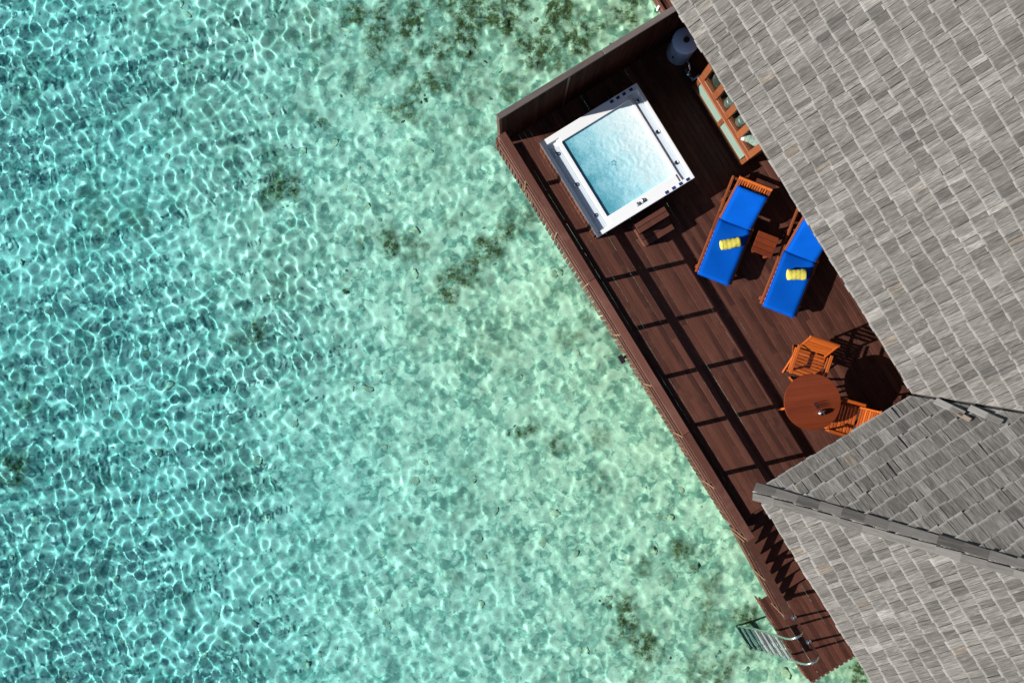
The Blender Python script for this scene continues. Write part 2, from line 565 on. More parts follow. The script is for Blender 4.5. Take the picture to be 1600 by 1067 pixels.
tag(bed, 'pale sandy lagoon floor mottled with stones and weed', 'seabed', kind='structure')
bed.cycles.is_caustics_receiver = True

# loose coral rubble lying all over the bed: one mass
bm = bmesh.new()
bmesh.ops.create_icosphere(bm, subdivisions=2, radius=1.0)
iv = np.array([v_.co[:] for v_ in bm.verts]); itri = np.array([[q.index for q in f.verts] for f in bm.faces])
bm.free()
cen, rad, tone = [], [], []
for _ in range(500):
    x, y = rng.uniform(-11.5, 7.5), rng.uniform(-8, 8)
    if fbm(np.array([x * .9 + 50]), np.array([y * .9 + 50]), 81, 3)[0] < .42:
        continue
    cen.append((x, y)); rad.append(min(rng.gamma(3, .010) + .025, .09)); tone.append(rng.random() * .4 + .6)
for (px, py, r, s) in CLUMPS:
    cx, cy = bed_pt(px, py); rr = r * KB
    for _ in range(int(12 * s * (r / 20) ** 1.4)):
        q = rng.normal(0, .42, 2) * rr
        cen.append((cx + q[0], cy + q[1])); rad.append(rng.gamma(3, .007) + .015); tone.append(rng.random() * .35 + .15)
nv = len(iv)
V = np.zeros((len(cen) * nv, 3), np.float32); F = np.zeros((len(cen) * len(itri), 3), np.int32); T = np.zeros(len(cen) * nv, np.float32)
cz = bed_z(np.array([c_[0] for c_ in cen]), np.array([c_[1] for c_ in cen]))
for i, (cc, r, tn) in enumerate(zip(cen, rad, tone)):
    a = rng.uniform(0, 6.28)
    lump = 1 + .28 * np.sin(iv @ rng.normal(0, 2.6, 3) + rng.uniform(0, 6)) + .15 * np.sin(iv @ rng.normal(0, 5, 3))
    p = iv * lump[:, None] * (r * rng.uniform(.7, 1.5), r * rng.uniform(.7, 1.2), r * rng.uniform(.10, .17))
    R = np.array([[math.cos(a), -math.sin(a), 0], [math.sin(a), math.cos(a), 0], [0, 0, 1]])
    V[i * nv:(i + 1) * nv] = p @ R.T + (cc[0], cc[1], cz[i] + r * .02)
    F[i * len(itri):(i + 1) * len(itri)] = itri + i * nv
    T[i * nv:(i + 1) * nv] = tn
me = bpy.data.meshes.new('coral_rubble')
me.vertices.add(len(V)); me.vertices.foreach_set('co', V.ravel())
me.loops.add(F.size); me.loops.foreach_set('vertex_index', F.ravel())
me.polygons.add(len(F)); me.polygons.foreach_set('loop_start', np.arange(len(F), dtype=np.int32) * 3)
me.update(calc_edges=True); me.shade_smooth()
at_ = me.attributes.new('piece', 'FLOAT', 'POINT'); at_.data.foreach_set('value', T)
t = NT('coral_stone')
at = t.n('Attribute'); at.attribute_name = 'piece'
v = t.coords((1, 1, 1), rnd=False)
base = t.ramp(at.outputs['Fac'], [(0, (.035, .045, .028)), (.18, (.10, .11, .055)), (.34, (.26, .29, .22)), (.55, (.50, .53, .43)), (.8, (.72, .70, .56)), (1, (.92, .88, .72))])
c = t.mix(.6, base, t.ramp(t.noise(v, 30, 4, .7), [(.36, (.5, .5, .45)), (.62, (1.15, 1.15, 1.1))]), 'MULTIPLY')
t.l(c, t.b.inputs['Base Color']); t.b.inputs['Roughness'].default_value = 1; t.b.inputs['Specular IOR Level'].default_value = 0
me.materials.append(t.m)
rub = link('coral_rubble', me)
tag(rub, 'coral rubble and weedy stones strewn over the lagoon floor', 'rubble', kind='stuff')
rub.cycles.is_caustics_receiver = True

# ------------------------------------------------------------------ deck
D0, D1 = -3.12, 4.72          # U extent of the main deck
V0, V1 = 1.588, 5.75           # V extent
deck = thing('timber_deck', 'dark red brown timber deck on piles beside the lagoon, under the furniture', 'deck', UV(D0, V0, 0))
PITCH = .098
plank_meshes = {}
def plank(parent, x0, x1, y, z, name='plank'):
    L = round((x1 - x0) * 20) / 20
    if L not in plank_meshes:
        plank_meshes[L] = MB().cbox(-L / 2, L / 2, -PITCH / 2 + .0011, PITCH / 2 - .0011, -.028, 0, .004).mesh('plank', M['deck'])
    Mx = Matrix.Translation(((x0 + x1) / 2, y + random.uniform(-.0012, .0012), z + random.uniform(-.0015, .0015))) @ Matrix.Rotation(random.uniform(-.0009, .0009), 4, 'Z')
    return link(name, plank_meshes[L], parent, Mx)
nrow = int((V1 - V0) / PITCH)
for r in range(nrow):
    y = (r + .5) * PITCH
    cuts = [0]
    x = random.uniform(.8, 2.8)
    while x < D1 - D0 - .7:
        cuts.append(round(x * 20) / 20); x += random.choice((2.2, 2.6, 3.0, 3.4))
    cuts.append(D1 - D0)
    for a, b in zip(cuts, cuts[1:]):
        plank(deck, a + .002, b - .002, y, 0)
LU, LV = D1 - D0, nrow * PITCH
m = MB()
for k in range(int(LU / .6) + 1):
    m.box(k * .6, k * .6 + .06, .05, LV - .05, -.20, -.031)
m.build('joist', M['wall'], deck)['kind'] = 'stuff'
MB().cbox(0, LU, .012, .048, -.26, -.031, .004).build('fascia_board', M['rail'], deck)
MB().cbox(-.036, 0, .012, LV, -.26, -.031, .004).build('fascia_board', M['rail'], deck)
MB().cbox(LU, LU + .034, .012, LV, -.26, -.031, .004).build('fascia_board', M['rail'], deck)
# the vertical skirt slats whose tops show as little ticks along the edge
sk = MB().cbox(-.033, .033, -.016, .016, -.55, 0, .004).mesh('skirt_slat', M['skirt'])
for k in range(int(LU / .099)):
    link('skirt_slat', sk, deck, Matrix.Translation((.05 + k * .099, -.008, -.034 + random.uniform(-.012, .006))) @ Matrix.Rotation(random.uniform(-.02, .02), 4, 'Y'))
pile = MB().lathe([(.13, -3.4), (.13, -.2)], 14).mesh('pile', M['concrete'], True)
for pu in (.35, 2.6, 5.0, 7.4):
    for pv in (.45, 2.6):
        link('pile', pile, deck, Matrix.Translation((pu, pv, 0)))

# ------------------------------------------------------------------ railing along the water
RV = 1.638
def post_mesh(h):
    return MB().cbox(-.034, .034, -.034, .034, -.12, h, .005).mesh('post', M['rail_y'])
rail = thing('deck_railing', 'straight timber railing along the long water edge of the deck', 'railing', UV(D0, RV, 0))
pm = post_mesh(1.0)
posts = [-2.115 - D0 + k * .983 for k in range(8)]
for u in posts:
    p = link('post', pm, rail, Matrix.Translation((u, 0, 0)))
    MB().cbox(-.013, .013, -.083, -.0655, .02, .985, .004).build('post_strap', M['post_tip'], p)
RL = posts[-1] + .05
for a, b in ((0.14, 2.95), (2.955, 5.9), (5.905, RL)):
    MB().cbox(a, b, -.070, .070, 1.002, 1.040, .007).build('top_rail', M['rail'], rail)
    MB().cbox(a, b, -.064, -.036, .525, .615, .005).build('middle_rail', M['rail'], rail)
    MB().cbox(a, b, -.064, -.036, .110, .215, .005).build('bottom_rail', M['rail'], rail)
    MB().cbox(a, b, -.064, -.036, .012, .101, .005).build('kick_board', M['rail'], rail)

# ------------------------------------------------------------------ steps down to the landing and their railing
st = thing('timber_stairs', 'dark timber stairs descending from the deck to the ladder landing', 'stairs', UV(D1 + .036, 1.60, 0))
NST, RUN = 7, 1.70 / 7
tm = MB().cbox(-RUN / 2 - .012, RUN / 2 + .008, 0, 1.30, -.034, 0, .005).mesh('tread', M['deck'])
for k in range(NST):
    z = -(k + 1) * 1.0 / (NST + 1)
    link('tread', tm, st, Matrix.Translation(((k + .5) * RUN, 0, z)))
    MB().box((k) * RUN + .002, (k) * RUN + .02, .02, 1.28, z + .002, z + .088).build('riser', M['deck'], st)
ang = math.atan2(1.0, 1.70)
for yy in (-.045, 1.302):
    m = MB()
    m.add([(0, yy, -.27), (1.70, yy, -1.18), (1.70, yy, -.93), (0, yy, -.03), (0, yy + .04, -.27), (1.70, yy + .04, -1.18), (1.70, yy + .04, -.93), (0, yy + .04, -.03)],
          [(0, 1, 2, 3), (7, 6, 5, 4), (0, 4, 5, 1), (1, 5, 6, 2), (2, 6, 7, 3), (3, 7, 4, 0)])
    m.build('stringer', M['rail'], st)
srail = thing('stair_railing', 'sloping timber railing beside the stairs, running down to the landing', 'railing', UV(4.80, 1.60, 0))
su, sz = (0.0, .88, 1.75), (0.0, -.5, -1.0)
for u, z in zip(su, sz):
    p = MB().cbox(u - .03, u + .03, -.03, .03, z - .12, z + 1.0, .005).build('post', M['rail_y'], srail)
    MB().cbox(u - .012, u + .012, -.078, -.0600, z + .06, z + .95, .004).build('post_strap', M['post_tip'], p)
def slope_board(y0, y1, h0, h1, nm):
    m = MB()
    a, b = 0.02, 1.80
    za, zb = -a / 1.75, -b / 1.75
    m.add([(a, y0, za + h0), (b, y0, zb + h0), (b, y1, zb + h0), (a, y1, za + h0), (a, y0, za + h1), (b, y0, zb + h1), (b, y1, zb + h1), (a, y1, za + h1)],
          [(3, 2, 1, 0), (4, 5, 6, 7), (0, 1, 5, 4), (2, 3, 7, 6), (1, 2, 6, 5), (3, 0, 4, 7)])
    m.build(nm, M['rail'], srail)
slope_board(-.065, .065, 1.002, 1.04, 'top_rail')
slope_board(-.058, -.032, .53, .62, 'middle_rail')
slope_board(-.058, -.032, .12, .22, 'bottom_rail')

land = thing('landing_platform', 'low dark timber landing with the chrome ladder at its edge', 'platform', UV(6.42, 1.395, LAND_Z))
lr = 14
for r in range(lr):
    plank(land, .002, 1.75, (r + .5) * PITCH, 0)
for k in range(4):
    MB().box(.1 + k * .5, .16 + k * .5, .04, lr * PITCH - .02, -.18, -.031).build('joist', M['wall'], land)
MB().cbox(0, 1.75, -.0, .034, -.2, -.031, .004).build('fascia_board', M['rail'], land)
MB().cbox(1.752, 1.786, 0, lr * PITCH, -.2, -.031, .004).build('fascia_board', M['rail'], land)
sk2 = MB().cbox(-.033, .033, -.014, .014, -.42, 0, .004).mesh('skirt_slat', M['skirt'])
for k in range(17):
    link('skirt_slat', sk2, land, Matrix.Translation((.06 + k * .1, -.016, -.034 + random.uniform(-.012, .004))))
for k in range(13):
    link('skirt_slat', sk2, land, Matrix.Translation((1.802, .06 + k * .1, -.034 + random.uniform(-.012, .004))) @ Matrix.Rotation(math.pi / 2, 4, 'Z'))
for pu in (.25, 1.5):
    link('pile', MB().lathe([(.11, -2.3), (.11, -.18)], 14).mesh('pile', M['concrete'], True), land, Matrix.Translation((pu, .45, 0)))

# ------------------------------------------------------------------ privacy fence
FH = 2.10
fence = thing('privacy_fence', 'tall dark slatted timber fence with a weathered grey cap beside the hot tub', 'fence', UV(-3.06, 1.66, 0))
FL = 3.75
fs_ = MB().cbox(-.012, .012, -.0478, .0478, .004, FH - .04, .003).mesh('slat', M['fence'])
for k in range(int(FL / .0985)):
    link('slat', fs_, fence, Matrix.Translation((.040 + random.uniform(-.002, .002), .055 + k * .0985, 0)) @ Matrix.Rotation(random.uniform(-.012, .012), 4, 'Z'))
for z in (.18, 1.05, 1.95):
    MB().cbox(-.025, .025, 0.02, FL, z - .035, z + .035, .004).build('back_rail', M['rail'], fence)
for v_ in (.0, 1.25, 2.5):
    MB().cbox(-.03, .052, v_ - .045, v_ + .006, -.25, FH - .039, .005).build('post', M['rail_y'], fence)
for a, b in ((-.05, 1.85), (1.855, FL)):
    MB().cbox(-.030, .066, a, b, FH - .036, FH, .007).build('cap_board', M['cap'], fence)

# a strip of neighbouring boardwalk that just shows beyond the fence
bw = thing('outer_boardwalk', 'narrow brown boardwalk strip just outside the fence by the roof corner', 'boardwalk', UV(-3.62, 5.30, -.1))
for k in range(4):
    plank(bw, -.35, .35, .06 + k * PITCH, 0)
MB().cbox(-.35, .35, -.04, .008, -.2, .03, .005).build('kerb_board', M['rail'], bw)
for k in range(3):
    MB().cbox(-.33 + k * .3, -.29 + k * .3, -.075, -.043, -.2, .02, .004).build('bracket', M['ceramic'], bw)

# ------------------------------------------------------------------ hot tub
TU0, TU1, TV0, TV1, TZ = -2.58, -.725, 2.125, 4.025, .74
tub = thing('hot_tub', 'square white hot tub with bubbling pale blue water and dark timber skirt', 'hot tub', UV(TU0, TV0, 0))
tu, tv = TU1 - TU0, TV1 - TV0
xs = [0, .185, tu - .215, tu]
ys = [0, .065, .255, .320, tv - .250, tv - .200, tv - .06, tv]
H = {}
def stepped(xs, ys, hf, z0):
    m = MB()
    nx, ny = len(xs) - 1, len(ys) - 1
    h = [[hf(i, j) for j in range(ny)] for i in range(nx)]
    for i in range(nx):
        for j in range(ny):
            m.add([(xs[i], ys[j], h[i][j]), (xs[i + 1], ys[j], h[i][j]), (xs[i + 1], ys[j + 1], h[i][j]), (xs[i], ys[j + 1], h[i][j])], [(0, 1, 2, 3)])
            for di, dj in ((1, 0), (0, 1)):
                a, b = i + di, j + dj
                hb = h[a][b] if a < nx and b < ny else z0
                if di:
                    p, q = (xs[i + 1], ys[j]), (xs[i + 1], ys[j + 1])
                else:
                    p, q = (xs[i + 1], ys[j + 1]), (xs[i], ys[j + 1])
                if abs(hb - h[i][j]) > 1e-6:
                    m.add([(*p, hb), (*q, hb), (*q, h[i][j]), (*p, h[i][j])], [(0, 1, 2, 3)])
            if i == 0:
                m.add([(xs[0], ys[j + 1], z0), (xs[0], ys[j], z0), (xs[0], ys[j], h[i][j]), (xs[0], ys[j + 1], h[i][j])], [(0, 1, 2, 3)])
            if j == 0:
                m.add([(xs[i], ys[0], z0), (xs[i + 1], ys[0], z0), (xs[i + 1], ys[0], h[i][j]), (xs[i], ys[0], h[i][j])], [(0, 1, 2, 3)])
    return m
xs = [0, .105, .185, tu - .215, tu - .075, tu]
def hf(i, j):
    if i in (0, 4): return TZ
    if j in (0, 6): return TZ
    if j in (1, 5): return TZ - .055
    if j in (2, 4): return TZ - .020
    if i == 1 or i == 3: return TZ
    return .12
me = stepped(xs, ys, hf, TZ - .075).mesh('tub_shell', M['white'])
bm = bmesh.new(); bm.from_mesh(me)
bmesh.ops.remove_doubles(bm, verts=bm.verts, dist=1e-5)
bmesh.ops.recalc_face_normals(bm, faces=bm.faces)
es = [e for e in bm.edges if len(e.link_faces) == 2 and e.calc_face_angle(0) > .5]
bmesh.ops.bevel(bm, geom=es, offset=.014, segments=2, profile=.5, affect='EDGES', clamp_overlap=True)
bm.to_mesh(me); bm.free()
shell = link('tub_shell', me, tub)
for y0, y1 in ((.069, .251), (tv - .196, tv - .064)):
    MB().cbox(.20, tu - .09, y0 + .012, y1 - .012, TZ - .054, TZ - .047, .002).build('bench_strip', M['grey_seat'], tub)
# bubbling water
nx_, ny_ = 90, 84
gx = np.linspace(.180, tu - .205, nx_); gy = np.linspace(.312, tv - .242, ny_)
X, Y = np.meshgrid(gx, gy)
cxm, cym = (gx[0] + gx[-1]) / 2 + .1, (gy[0] + gy[-1]) / 2 + .1
boil = np.clip(1.25 - np.hypot(X - cxm, (Y - cym)) / .8, 0, 1)
Z = TZ - .052 + .010 * boil * (fbm(X * 6 + 9, Y * 6 + 9, 91, 4) - .4) + .010 * boil * (fbm(X * 26 + 9, Y * 26 + 9, 95, 2) - .5)
t = NT('bubbling_water')
v = t.coords((1, 1, 1), rnd=False)
sp = t.n('SeparateXYZ'); t.l(v, sp.inputs[0])
g = t.math('SUBTRACT', t.math('MULTIPLY', sp.outputs[1], .95), t.math('MULTIPLY', sp.outputs[0], .10))
n1 = t.noise(v, 4.5, 6, .7, .4)
n2 = t.noise(v, 26, 4, .75)
ff = t.math('ADD', t.math('ADD', g, t.math('MULTIPLY', n1, .95)), t.math('MULTIPLY', n2, .42))
n3 = t.noise(v, 55, 6, .8, .6)
foam_in = t.math('ADD', t.math('MULTIPLY', t.math('SUBTRACT', ff, .88), .74), t.math('MULTIPLY', t.math('SUBTRACT', n3, .5), .75), True)
body = t.ramp(foam_in, [(0, (.10, .40, .52)), (.16, (.18, .48, .59)), (.42, (.33, .59, .66)), (.72, (.50, .66, .70)), (1, (.66, .73, .75))])
t.l(body, t.b.inputs['Base Color'])
t.b.inputs['Roughness'].default_value = .3
tr = t.n('BsdfTransparent'); tr.inputs[0].default_value = (.55, .86, .92, 1)
mx = t.n('MixShader')
t.l(t.ramp(foam_in, [(0, (.62, .62, .62)), (.4, (.95, .95, .95)), (1, (1, 1, 1))]), mx.inputs[0])
t.l(tr.outputs[0], mx.inputs[1]); t.l(t.b.outputs[0], mx.inputs[2]); t.l(mx.outputs[0], t.out.inputs['Surface'])
t.bump(t.math('ADD', n2, n3), .35, .008)
link('tub_water', grid_mesh('tub_water', gx, gy, Z, t.m), tub)
for k in range(5):
    a = k * 1.2566
    MB().lathe([(.010, TZ - .08), (.010, TZ - .040), (.004, TZ - .038)], 10, Matrix.Translation((tu * .50 + .034 * math.cos(a), tv * .46 + .034 * math.sin(a), 0))).build('fountain_jet', M['jet_blue'], tub, True)
jet = MB().lathe([(.036, 0), (.036, .012), (.027, .016), (.021, .006), (.004, .006)], 16).mesh('jet', M['chrome'], True)
eye = MB().lathe([(.018, 0), (.018, .0085), (.003, .009)], 12).mesh('jet_eye', M['black'], True)
for (yy, us) in ((.16, (.32, .92, 1.52)), (tv - .128, (.27, .88, 1.48))):
    for u in us:
        j = link('jet', jet, tub, Matrix.Translation((u, yy, TZ - .0465)))
        link('jet_eye', eye, j)
for u, ys_ in ((.052, (1.38, 1.50, 1.62, 1.755)), (tu - .037, (1.37, 1.505, 1.64, 1.78))):
    for yy in ys_:
        MB().cbox(u - .024, u + .024, yy - .03, yy + .03, TZ, TZ + .007, .003).build('mosaic_tile', M['navy'], tub)
for yy, r in ((.86, .026), (.965, .032)):
    MB().lathe([(r, TZ), (r, TZ + .018), (r * .6, TZ + .028), (r * .3, TZ + .024)], 16, Matrix.Translation((tu - .13, yy, 0))).build('control_knob', M['chrome'], tub, True)
MB().cbox(tu - .098, tu - .088, .83, 1.03, TZ, TZ + .006, .002).build('control_strip', M['black'], tub)
for (u, yy) in ((tu - .206, .80), (tu - .206, 1.0), (.176, .95), (.176, 1.18)):
    MB().lathe([(.02, -.01), (.02, .008), (.008, .01)], 12, Matrix.Translation((u, yy, TZ - .07)) @ Matrix.Rotation(math.pi / 2 * (-1 if u > 1 else 1), 4, 'Y')).build('wall_jet', M['chrome'], tub, True)
MB().lathe([(.014, TZ), (.014, TZ + .01), (.006, TZ + .012)], 10, Matrix.Translation((tu - .05, .06, 0))).build('air_cap', M['post_tip'], tub, True)
# timber skirt
ss = MB().cbox(-.043, .043, -.012, .012, 0.003, TZ - .079, .003).mesh('skirt_slat', M['skirt'])
nS = int((tu - .05) / .0935)
for k in range(nS):
    for yy in (.03, tv - .03):
        link('skirt_slat', ss, tub, Matrix.Translation((.06 + k * .0935, yy, 0)))
for k in range(int((tv - .08) / .0935)):
    for u in (.03, tu - .03):
        link('skirt_slat', ss, tub, Matrix.Translation((u, .085 + k * .0935, 0)) @ Matrix.Rotation(math.pi / 2, 4, 'Z'))

steps = thing('tub_steps', 'two dark timber steps leading up to the hot tub', 'steps', UV(-.60, 3.09, 0))
for (a, b, z) in ((-.01, .185, .50), (.190, .42, .25)):
    for k in range(2):
        w_ = (b - a) / 2
        MB().cbox(a + k * w_ + .003, a + (k + 1) * w_ - .003, -.295, .295, z - .03, z, .005).build('tread_board', M['deck'], steps)
    MB().box(b - .022, b - .006, -.27, .27, z - .24, z - .031).build('riser', M['skirt'], steps)
for yy in (-.285, .262):
    m = MB()
    prof = [(0, 0), (.405, 0), (.405, .219), (.178, .219), (.178, .469), (0, .469)]
    m.add([(x, yy, z) for x, z in prof] + [(x, yy + .023, z) for x, z in prof],
          [tuple(reversed(range(6))), tuple(range(6, 12))] + [(i, (i + 1) % 6, (i + 1) % 6 + 6, i + 6) for i in range(6)])
    m.build('side_panel', M['skirt'], steps)

# ------------------------------------------------------------------ roofs
def roof_frame(origin, along, up_dir, slope):
    """matrix: x up the slope, y along the eave, z out of the roof"""
    up = Vector((up_dir[0], up_dir[1], slope)).normalized()
    al = Vector((along[0], along[1], 0)).normalized()
    nz = up.cross(al)
    if nz.z < 0:
        al = -al; nz = -nz
    Mx = Matrix((up, al, nz)).transposed().to_4x4()
    Mx.translation = origin
    return Mx

SH_L, SH_T = .34, .013
def shingle_mesh(w, seed):
    r = random.Random(seed)
    l0 = r.uniform(-.010, .010); l1 = l0 + r.uniform(-.006, .006)
    h = w / 2 - r.uniform(.0008, .0022)
    th = SH_T * r.uniform(.75, 1.5)
    v = [(l0, -h, 0), (l1, h, 0), (SH_L, h, 0), (SH_L, -h, 0), (l0, -h, th), (l1, h, th), (SH_L, h, .003), (SH_L, -h, .003)]
    f = [(3, 2, 1, 0), (4, 5, 6, 7), (0, 1, 5, 4), (2, 3, 7, 6), (1, 2, 6, 5), (3, 0, 4, 7)]
    m = MB(); m.add(v, f)
    return m
SW = (.065, .085, .110, .135, .165)
SHV = [[shingle_mesh(w, i * 10 + k) for k in range(4)] for i, w in enumerate(SW)]
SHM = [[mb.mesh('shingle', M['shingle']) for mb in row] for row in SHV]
TILT = math.atan2(.021, .235)

def lay(parent, F, expo, n_course, y_range, planes, keep=300, budget=None, rise0=.02):
    """courses of shingles on a roof frame; planes = [(point, normal)] in parent space, pieces beyond are cut"""
    items = []
    for c_ in range(n_course):
        s0 = c_ * expo
        y0, y1 = y_range(s0)
        y = y0 - random.uniform(0, .2)
        while y < y1:
            wi = random.choices(range(5), (2, 4, 5, 4, 2))[0]
            vi = random.randrange(4)
            w = SW[wi]
            # weathering: some butts lift, whole courses wander a little
            lift = random.uniform(-.003, .006) + (random.random() < .05) * random.uniform(.006, .022)
            wand = (.010 * math.sin(y * 1.9 + c_ * 1.3) + random.gauss(0, .008)) * (.35 if c_ == 0 else 1)
            L = Matrix.Translation((s0 - .012 + wand, y + w / 2, rise0 + lift)) @ Matrix.Rotation(random.gauss(0, .014), 4, 'Z') @ Matrix.Rotation(random.gauss(0, .030), 4, 'X') @ Matrix.Rotation(TILT + lift * 1.5, 4, 'Y')
            items.append((F @ L, wi, vi))
            y += w + random.uniform(.0, .004) + (random.random() < .06) * .006
    out = []
    for (Mx, wi, vi) in items:
        mb = SHV[wi][vi]
        pts = [Mx @ Vector(p) for p in mb.v]
        state = 'in'
        for (p, n) in planes:
            dd = [(q - p).dot(n) for q in pts]
            if min(dd) > 0:
                state = 'out'; break
            if max(dd) > 0:
                state = 'cut'
        if state == 'out':
            continue
        out.append((Mx, wi, vi, state))
    return out

def on_screen(Mw):
    p = Mw @ Vector((.1, 0, 0))
    k = CAM_H / (CAM_H - p.z) * 90
    x, y = 800 + p.x * k, 533.5 - p.y * k
    return -5 < x < 1605 and -5 < y < 1072, k

def place(parent_obj, root_mat, lists, keep=300):
    """the 300 largest in view become pieces, the rest one mass"""
    flat = []
    for parent, its, planes in lists:
        for it in its:
            vis, k = on_screen(root_mat @ it[0])
            flat.append((vis, SW[it[1]] * k, parent, it, planes))
    order = sorted(range(len(flat)), key=lambda i: (not flat[i][0], -flat[i][1]))
    big = set(i for i in order[:keep] if flat[i][0])
    mass = {}
    for i, (vis, a, parent, (Mx, wi, vi, state), planes) in enumerate(flat):
        if state == 'cut':
            bm = bmesh.new(); bm.from_mesh(SHM[wi][vi])
            Mi = Mx.inverted()
            for (p, n) in planes:
                g = bm.verts[:] + bm.edges[:] + bm.faces[:]
                bmesh.ops.bisect_plane(bm, geom=g, plane_co=Mi @ p, plane_no=(Mi.to_3x3() @ n), clear_outer=True)
            if len(bm.faces) < 3:
                bm.free(); continue
            if i in big:
                me = bpy.data.meshes.new('shingle'); bm.to_mesh(me); me.materials.append(M['shingle'])
                link('shingle', me, parent, Mx)
            else:
                bm.verts.index_update()
                mass.setdefault(parent.name, (parent, []))[1].append(([Mx @ v_.co for v_ in bm.verts], [[q.index for q in f.verts] for f in bm.faces], [v_.co.x for v_ in bm.verts]))
            bm.free()
        elif i in big:
            link('shingle', SHM[wi][vi], parent, Mx)
        else:
            mb = SHV[wi][vi]
            mass.setdefault(parent.name, (parent, []))[1].append(([Mx @ Vector(p) for p in mb.v], mb.f, [p[0] for p in mb.v]))
    for parent, lst in mass.values():
        # keep each roof face's mass in that face's own axes so the grain runs up the slope
        Fm = FACE[parent.name]
        Fi = Fm.inverted()
        vs, fs, pc, bt = [], [], [], []
        for v_, f_, b_ in lst:
            o = len(vs); r = random.random()
            vs += [tuple(Fi @ q) for q in v_]; fs += [tuple(i + o for i in f) for f in f_]; pc += [r] * len(v_); bt += b_
        me = bpy.data.meshes.new('shingle_field'); me.from_pydata(vs, [], fs); me.update()
        at_ = me.attributes.new('piece', 'FLOAT', 'POINT'); at_.data.foreach_set('value', pc)
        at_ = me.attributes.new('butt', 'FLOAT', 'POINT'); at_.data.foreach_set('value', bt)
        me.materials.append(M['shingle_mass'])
        o = link('shingle_field', me, parent, Fm)
        o['kind'] = 'stuff'
FACE = {}
EZ = 2.2
ME_U, ME_V, ME_S = 3.97, 4.80, .80            # main roof eave end, eave line, slope
PA_U, PA_V, PA_S = 3.90, 1.97, .92            # pavilion corner and slope
MU0, MV1 = -5.2, 8.9

villa = thing('villa', 'main villa with the larger grey shingled roof slope over the deck', 'building', UV(0, 0, 0))
pav = thing('pavilion', 'hip roofed pavilion with grey shingles and a capped diagonal hip', 'building', UV(0, 0, 0))
def prism(pts, dz):
    n = len(pts)
    m = MB()
    m.add([tuple(p) for p in pts] + [(p[0], p[1], p[2] - dz) for p in pts],
          [tuple(range(n)), tuple(reversed(range(n, 2 * n)))] + [((i + 1) % n, i, i + n, (i + 1) % n + n) for i in range(n)])
    return m
def valley_u(v): return PA_U + (ME_S / PA_S) * (v - ME_V)
mz = lambda v: EZ + ME_S * (v - ME_V)
az = lambda u: EZ + PA_S * (u - PA_U)
bz = lambda v: EZ + PA_S * (v - PA_V)
rs = prism([(MU0, ME_V + .02, mz(ME_V + .02)), (valley_u(ME_V) + .03, ME_V + .02, mz(ME_V + .02)), (valley_u(MV1) + .3, MV1, mz(MV1)), (MU0, MV1, mz(MV1))], .09).build('roof_slope', M['felt'], villa)
back = prism([(MU0, MV1 + .01, mz(MV1) - .01), (valley_u(MV1), MV1 + .01, mz(MV1) - .01), (valley_u(MV1), MV1 + 3, mz(MV1) - 1.9), (MU0, MV1 + 3, mz(MV1) - 1.9)], .09).build('rear_roof_slope', M['felt'], villa)
MB().cbox(MU0, ME_U - .06, ME_V + .005, ME_V + .03, EZ - .12, EZ - .012, .004).build('fascia_board', M['wall'], villa)
F_main = roof_frame((0, ME_V, EZ), (1, 0), (0, 1), ME_S)
FACE[rs.name] = F_main
ax = F_main.col[1].xyz                           # along-eave axis in U
def yr_main(s):
    v = ME_V + s / math.hypot(1, ME_S)
    a, b = MU0, valley_u(v) + .25
    return (a, b) if ax.x > 0 else (-b, -a)
expo_m = .252
nv_ = Vector((1, -(ME_S / PA_S), 0)).normalized()
val_p = Vector((PA_U, ME_V, 0))
its = lay(rs, F_main, expo_m, int((MV1 - ME_V) * math.hypot(1, ME_S) / expo_m), yr_main, [(val_p - nv_ * .012, nv_)])
place(rs, RZ, [(rs, its, [(val_p - nv_ * .012, nv_)])], 300)

# pavilion: face A (towards the tub) and face B (towards the water)
PU1 = 9.6
ridge_d = 3.4
fa = prism([(PA_U + .02, PA_V + .02, az(PA_U + .02)), (PA_U + ridge_d, PA_V + ridge_d, az(PA_U + ridge_d)), (PA_U + ridge_d, ME_V + ridge_d / (ME_S / PA_S) + .3, az(PA_U + ridge_d)), (PA_U + .02, ME_V + .05, az(PA_U + .02))], .09).build('roof_slope', M['felt'], pav)
fa['label'] = 'shaded roof face beside the valley'
fb = prism([(PA_U + .03, PA_V + .02, bz(PA_V + .02)), (PU1, PA_V + .02, bz(PA_V + .02)), (PU1, PA_V + ridge_d, bz(PA_V + ridge_d)), (PA_U + ridge_d, PA_V + ridge_d, bz(PA_V + ridge_d))], .09).build('roof_slope', M['felt'], pav)
fb['label'] = 'sunlit pale roof face above the stairs'
prism([(PA_U + ridge_d, PA_V + ridge_d + .01, bz(PA_V + ridge_d) - .01), (PU1, PA_V + ridge_d + .01, bz(PA_V + ridge_d) - .01), (PU1, PA_V + ridge_d + 3, bz(PA_V + ridge_d) - 2.2), (PA_U + ridge_d, PA_V + ridge_d + 3, bz(PA_V + ridge_d) - 2.2)], .09).build('rear_roof_slope', M['felt'], pav)
MB().cbox(PA_U + .006, PA_U + .03, PA_V + .03, ME_V - .05, EZ - .12, EZ - .012, .004).build('fascia_board', M['wall'], pav)
MB().cbox(PA_U + .035, PU1, PA_V + .006, PA_V + .03, EZ - .12, EZ - .012, .004).build('fascia_board', M['wall'], pav)
F_a = roof_frame((PA_U, 0, EZ), (0, 1), (1, 0), PA_S)
F_b = roof_frame((0, PA_V, EZ), (1, 0), (0, 1), PA_S)
FACE[fa.name] = F_a; FACE[fb.name] = F_b
hip_n = Vector((1, -1, 0)).normalized()           # positive on the B side
hip_p = Vector((PA_U, PA_V, 0))
hyp = math.hypot(1, PA_S)
expo_p = .245
